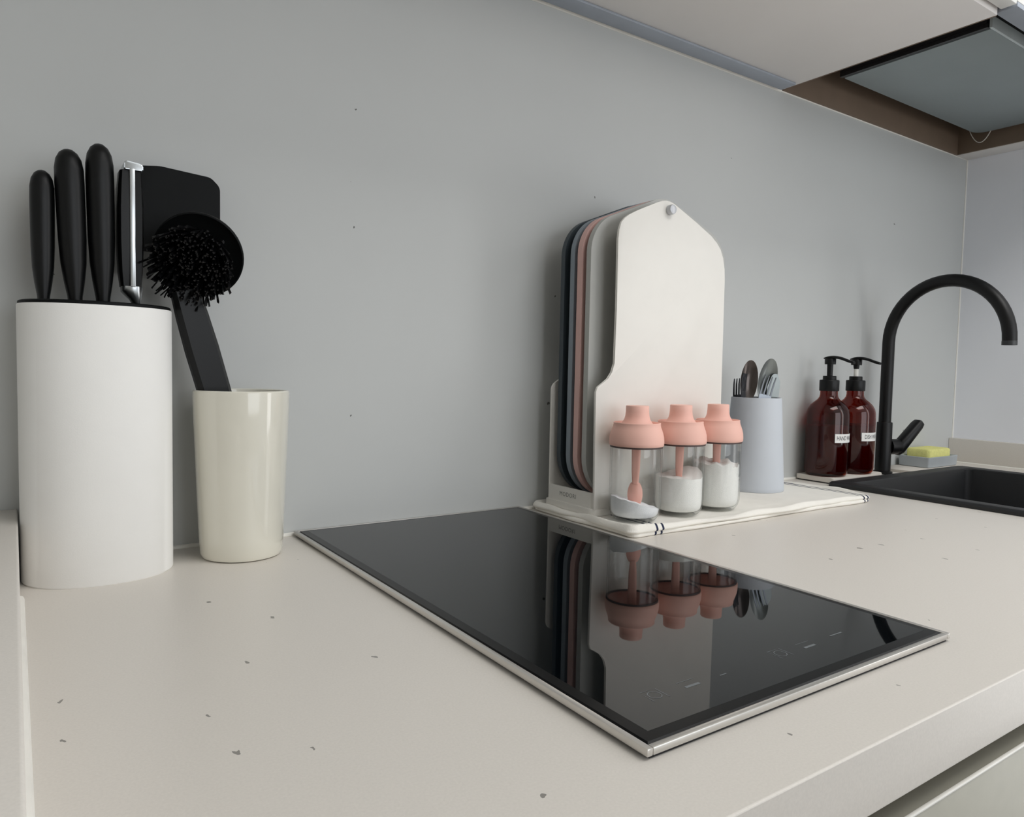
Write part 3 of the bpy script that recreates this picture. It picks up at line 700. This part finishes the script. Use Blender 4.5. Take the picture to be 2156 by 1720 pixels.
RV, FV = Vector((0.826, -0.563, 0)), Vector((0.563, 0.826, 0))     # across and away, seen from the room
def cutlery(name, label, cat, top, foot, m, kind, width, turn=0.0):
    """top/foot: (across, away, z) from the holder axis"""
    P = lambda q: Vector((HX, HY, 0)) + RV * q[0] + FV * q[1] + Vector((0, 0, q[2]))
    T, F = P(top), P(foot); o0 = F.copy(); t = thing(name, label, cat, o0, 'cutlery in the blue-grey holder')
    d_, s_, n_ = frame(T - F, RV * math.cos(turn) + FV * math.sin(turn)); Ln = (T - F).length; hl = kind[1]
    b = new(); loft(b, [ring(d_ * z, s_, n_, w, th, 12, 3) for z, w, th in ((0, .005, .0013), (.02, .0062, .0014), (Ln - hl - .02, .0035, .0014), (Ln - hl + .004, .0030, .0012))])
    obj('handle', b, m, t, 50)
    b = new()
    if kind[0] == 'spoon':
        rr = []
        for k_ in range(15):
            q = .5 - .5 * math.cos(math.pi * k_ / 14); z = Ln - hl + hl * q; w = width * math.sqrt(max(0.0, 1 - (2 * (q ** .88) - 1) ** 2)) * (.86 + .14 * q) + .0004
            dep = .006 * math.sin(math.pi * q)
            rr.append([d_ * z + s_ * (w * a) + n_ * (dep * (1 - a * a) + o2) for a, o2 in ((-1, 0), (-.5, 0), (0, 0), (.5, 0), (1, 0), (.95, .0009), (.5, .001), (0, .001), (-.5, .001), (-.95, .0009))])
        loft(b, rr); obj('bowl', b, m, t, 70)
    elif kind[0] == 'fork':
        loft(b, [[d_ * (Ln - hl + hl * q) + s_ * (w * a) + n_ * (o2 + .003 * math.sin(math.pi * q)) for a, o2 in ((-1, 0), (1, 0), (1, .0012), (-1, .0012))] for q, w in ((0, .003), (.12, width * .7), (.25, width), (.42, width))])
        fh = obj('head', b, m, t, 50)
        for k_ in range(4):
            a = (k_ - 1.5) / 1.5; b = new()
            loft(b, [[d_ * (Ln - hl + hl * q) + s_ * (width * a * .86 + e * w) + n_ * (o2 + .003 * math.sin(math.pi * q)) for e, o2 in ((-1, 0), (1, 0), (1, .0012), (-1, .0012))] for q, w in ((.40, .0013), (.8, .0011), (1.0, .0006))])
            obj('tine', b, m, t, 50)
    else:
        ol = fillet([(-width * .4, Ln - hl - .001, .001), (width * .4, Ln - hl - .001, .001), (width, Ln - hl + .02, .006), (width * 1.02, Ln - .012, .008), (width * .45, Ln, .004), (-width * .35, Ln, .006), (-width, Ln - .02, .008), (-width, Ln - hl + .02, .006)])
        A = [b.verts.new(s_ * x + d_ * z - n_ * .0006) for x, z in ol]; B2 = [b.verts.new(s_ * x + d_ * z + n_ * .0006) for x, z in ol]
        b.faces.new(A); b.faces.new(list(reversed(B2)))
        for k_ in range(len(A)): b.faces.new((A[k_], B2[k_], B2[(k_ + 1) % len(A)], A[(k_ + 1) % len(A)]))
        obj('blade', b, m, t, 30)
ZI = ZT + .0055
cutlery('table_spoon', 'dark steel spoon with its bowl up in the cutlery holder', 'spoon', (-.0085, .004, .2085), (-.026, -.006, ZI), 'spoon_brown', ('spoon', .064), .0150, .15)
cutlery('serving_spoon', 'grey steel spoon with a tall oval bowl in the cutlery holder', 'spoon', (.0235, .004, .2115), (-.008, .012, ZI), 'spoon_grey', ('spoon', .068), .0165, .2)
cutlery('cake_spatula', 'broad grey spatula standing at the rim of the cutlery holder', 'spatula', (.0290, .006, .1880), (.018, .010, ZI), 'spoon_grey', ('blade', .060), .0105, .2)
cutlery('dinner_fork', 'steel fork leaning in front of the grey spoon in the holder', 'fork', (.0170, -.013, .1845), (-.022, -.017, ZI), 'fork_steel', ('fork', .050), .0100, .15)
cutlery('salad_fork', 'steel fork standing upright beside the dark spoon in the holder', 'fork', (-.0190, -.004, .1880), (-.0200, -.016, ZI), 'fork_steel', ('fork', .046), .0085, 0.9)
cutlery('pastry_fork', 'small steel fork next to the off-white stand in the holder', 'fork', (-.0255, .010, .1800), (-.014, .018, ZI), 'fork_steel', ('fork', .044), .0080, .3)

# ================================================================== SINK, FAUCET
t = thing('kitchen_sink', 'black granite kitchen sink set into the worktop', 'sink', ((SX0 + SX1) / 2, (SY0 + SY1) / 2, 0))
sx, sy = (SX1 - SX0) / 2, (SY1 - SY0) / 2
def rrect(i, r, z): return [(x, y, z) for x, y in fillet([(-sx + i, -sy + i, r), (sx - i, -sy + i, r), (sx - i, sy - i, r), (-sx + i, sy - i, r)], 6)]
b = new()
loft(b, [rrect(0, .010, .0003), rrect(0, .010, .0050), rrect(.003, .010, .0078), rrect(.006, .010, .0082), rrect(.0265, .012, .0080), rrect(.0290, .013, .0072), rrect(.0305, .014, .0050), rrect(.033, .016, -.17), rrect(.045, .02, -.185), rrect(.16, .02, -.19)], cap=False)
loft(b, [rrect(.0, .010, .0003), rrect(.0145, .012, .0002), rrect(.0150, .012, -.192), rrect(.16, .012, -.2)], cap=False)
obj('basin', b, 'sink', t)
obj('drain', lathe(new(), [(0, -.1895), (.034, -.1895), (.040, -.1865), (.044, -.1865), (.045, -.1905), (.045, -.201), (0, -.202)], 40), 'steel', t)

FX, FY = 1.383, -0.0405
t = thing('faucet', 'matt black gooseneck faucet behind the sink', 'faucet', (FX, FY, 0))
obj('body', lathe(new(), [(0, .0002), (.0175, .0002), (.0175, .004), (.0140, .006), (.0138, .098), (.0132, .0995), (0, .0995)], 40), 'faucet', t)
sd = Vector((-0.10, -1, 0)).normalized(); RA = 0.1075; ZS = 0.252
pts = [(0, 0, .09), (0, 0, .15), (0, 0, .2)] + [tuple(sd * (RA - RA * math.cos(math.pi * k / 28)) + Vector((0, 0, ZS + RA * math.sin(math.pi * k / 28)))) for k in range(29)] + [tuple(sd * (2 * RA) + Vector((0, 0, ZS - .006)))]
sp = obj('spout', tube(new(), pts, 0.0110, 24), 'faucet', t)
e = sd * (2 * RA)
b = new(); lathe(b, [(.0085, -.0065 - .002 + ZS), (.0112, -.0065 - .002 + ZS), (.0113, -.0065 + .004 + ZS), (.0108, ZS - .001), (.0085, ZS - .001), (.0085, ZS - .0085)], 28, (e.x, e.y)); obj('aerator', b, 'hood_dark', sp)
ld = Vector((0.93, -0.37, 0)).normalized()
b = new(); tube(b, [tuple(ld * .011 + Vector((0, 0, .052))), tuple(ld * .030 + Vector((0, 0, .052))), tuple(ld * .033 + Vector((0, 0, .052)))], [.0150, .0150, .0140], 24)
lv = obj('valve', b, 'faucet', t)
b = new(); A = ld * .026 + Vector((0, 0, .041)); B_ = ld * .080 + Vector((0, 0, .102)); dd, ss, nn = frame(B_ - A, (ld.y, -ld.x, 0))
loft(b, [ring(A + (B_ - A) * f, ss, nn, w, h2, 18, 2.4) for f, w, h2 in ((-.03, .003, .003), (0, .0100, .0090), (.12, .0130, .0125), (.5, .0130, .0112), (.85, .0128, .0100), (.95, .0110, .0085), (1.0, .0050, .0035), (1.012, .001, .001))])
obj('lever', b, 'faucet', lv)

# ================================================================== SOAP BOTTLES ON THEIR SLAB
b = new(); prism(b, fillet([(1.160, -.0775, .004), (1.322, -.0775, .012), (1.322, -.0045, .004), (1.160, -.0045, .004)]), 0.0022, 0.0105, 'z', 0.0009)
t = thing('soap_slab', 'thin pale stone slab under the two amber bottles', 'tray', (0, 0, 0))
obj('slab', b, 'slab', t)
b = new(); prism(b, fillet([(1.1612, -.0762, .004), (1.320, -.0762, .012), (1.320, -.006, .004), (1.1612, -.006, .004)]), 0.0001, 0.0021, 'z'); obj('shadow_gap', b, 'gap', t)  # black sheet standing in for the shadow in the gap below the slab
ZSL = 0.0107
def bottle(cx, cy, word, label, up, white_tube=False):
    t = thing('soap_bottle', label, 'soap bottle', (cx, cy, ZSL), 'amber pump bottles by the faucet')
    out = [(0, .0008), (.026, .0004), (.0305, .0), (.0330, .0012), (.0352, .005), (.0360, .011), (.0360, .103), (.0356, .110), (.0338, .117), (.0300, .1235), (.0240, .1295), (.0185, .1340), (.0155, .1385), (.0146, .143), (.0145, .1500)]
    inn = [(.0130, .1500), (.0131, .143), (.0141, .1375), (.0172, .1328), (.0228, .1283), (.0288, .1222), (.0325, .1160), (.0342, .110), (.0346, .103), (.0346, .012), (.0335, .006), (.030, .0032), (0, .0030)]
    obj('bottle_body', lathe(new(), out + inn, 56), 'amber', t, 60)
    obj('soap', lathe(new(), [(0, .0036), (.0295, .0038), (.0330, .0066), (.0339, .012), (.0339, .088), (0, .088)], 48), 'soap', t, 60)
    cl = obj('collar', lathe(new(), [(.0105, .1490), (.0160, .1490), (.0164, .1500), (.0164, .1672), (.0158, .1684), (.0112, .1690), (.0112, .1748), (.0105, .1756), (.0052, .1756), (.0052, .150), (.0105, .1490)], 40), 'black_pl', t)
    hz = .1965 + up
    if white_tube:
        obj('pump_tube', lathe(new(), [(0, .151), (.0040, .151), (.0040, hz - .006), (0, hz - .006)], 20), 'tube_white', t)
        z0 = hz - .0075
    else:
        z0 = .151
    hd_ = obj('pump_head', lathe(new(), [(0, z0), (.0044, z0), (.0050, hz - .004), (.0052, hz - .0005), (.0092, hz - .0005), (.0094, hz + .0085), (.0086, hz + .0098), (0, hz + .010)], 32), 'black_pl', t)
    b = new(); P2 = []
    for k_ in range(13):
        q = k_ / 12; P2.append((.0115 - .056 * q, hz + .0100 + .0028 * math.sin(math.pi * min(1, q * 1.25)) - .0075 * q ** 2.2))
    rr = [ring((0, y, z), (1, 0, 0), (0, 0, 1), w, h2, 14, 2.6) for (y, z), w, h2 in zip(P2, [.0030, .0058, .0070, .0072, .0068, .0060, .0054, .0050, .0047, .0044, .0042, .0040, .0038], [.0012, .0019, .0024, .0026, .0026, .0026, .0025, .0025, .0025, .0025, .0025, .0024, .0022])]
    obj('nozzle', loft(b, rr), 'black_pl', hd_, 50)
    # label wrapped round the front
    b = new(); R = .03615; hw_ = .0235; n_ = 18; z0, z1 = .0605, .0755
    g = [[b.verts.new((R * math.sin(-a), -R * math.cos(a), z)) for z in (z0, z1)] for a in [hw_ / R * (1 - 2 * k_ / n_) for k_ in range(n_ + 1)]]
    g2 = [[b.verts.new(((R + .0003) * math.sin(-a), -(R + .0003) * math.cos(a), z)) for z in (z0, z1)] for a in [hw_ / R * (1 - 2 * k_ / n_) for k_ in range(n_ + 1)]]
    for k_ in range(n_):
        b.faces.new((g2[k_][0], g2[k_ + 1][0], g2[k_ + 1][1], g2[k_][1])); b.faces.new((g[k_][0], g[k_][1], g[k_ + 1][1], g[k_ + 1][0]))
        for j in (0, 1): b.faces.new((g[k_][j], g[k_ + 1][j], g2[k_ + 1][j], g2[k_][j]))
    for k_ in (0, n_): b.faces.new((g[k_][0], g2[k_][0], g2[k_][1], g[k_][1]))
    lb = obj('label', b, 'label', t, 40)
    R3 = R + .0005
    text_obj('lettering', word, 0.0085, 'ink', lb, lambda u, v: (R3 * math.sin(u * .80 / R3), -R3 * math.cos(u * .80 / R3), (z0 + z1) / 2 + v * 1.25))
bottle(1.191, -0.0425, 'HAND WASH', 'amber pump bottle labelled HAND WASH, its pump pressed down to the collar', 0.0)
bottle(1.2685, -0.0455, 'DISH WASH', 'amber pump bottle labelled DISH WASH, with a white pump tube showing', 0.0, True)

# ================================================================== SPONGE DISH
tag(obj('drying_slab', prism(new(), fillet([(1.428, -.0765, .006), (1.632, -.0765, .006), (1.632, -.0045, .004), (1.428, -.0045, .004)]), 0.0002, 0.0055, 'z', 0.0008), 'slab'), 'thin pale stone slab under the sponge dish', 'tray')
b = new()
DX0, DX1, DY0, DY1 = 1.503, 1.622, -.0690, -.0060
t = thing('sponge_dish', 'shallow grey rectangular dish beside the sink corner', 'dish', ((DX0 + DX1) / 2, (DY0 + DY1) / 2, 0.0057))
w, h_ = (DX1 - DX0) / 2, (DY1 - DY0) / 2
def rr_(i, r, z): return [(x, y, z) for x, y in fillet([(-w + i, -h_ + i, r), (w - i, -h_ + i, r), (w - i, h_ - i, r), (-w + i, h_ - i, r)], 4)]
loft(b, [rr_(.0025, .004, 0), rr_(.0010, .004, .0012), rr_(0, .004, .0205), rr_(.0008, .004, .0212), rr_(.0022, .003, .0212), rr_(.0030, .003, .0205), rr_(.0042, .003, .0050)])
obj('tray', b, 'dish', t)
b = new(); wx, wy = 0.0440, 0.0245
def rs(i, z): return [(x, y, z) for x, y in fillet([(-wx + i, -wy + i, .008), (wx - i, -wy + i, .008), (wx - i, wy - i, .008), (-wx + i, wy - i, .008)], 5)]
loft(b, [rs(.001, 0), rs(0, .0015), rs(0, .0275), rs(.0015, .0300), rs(.004, .0308)])
tag(obj('sponge', b, 'sponge', loc=(1.563, -.0375, 0.0109)), 'yellow sponge lying in the grey dish', 'sponge')
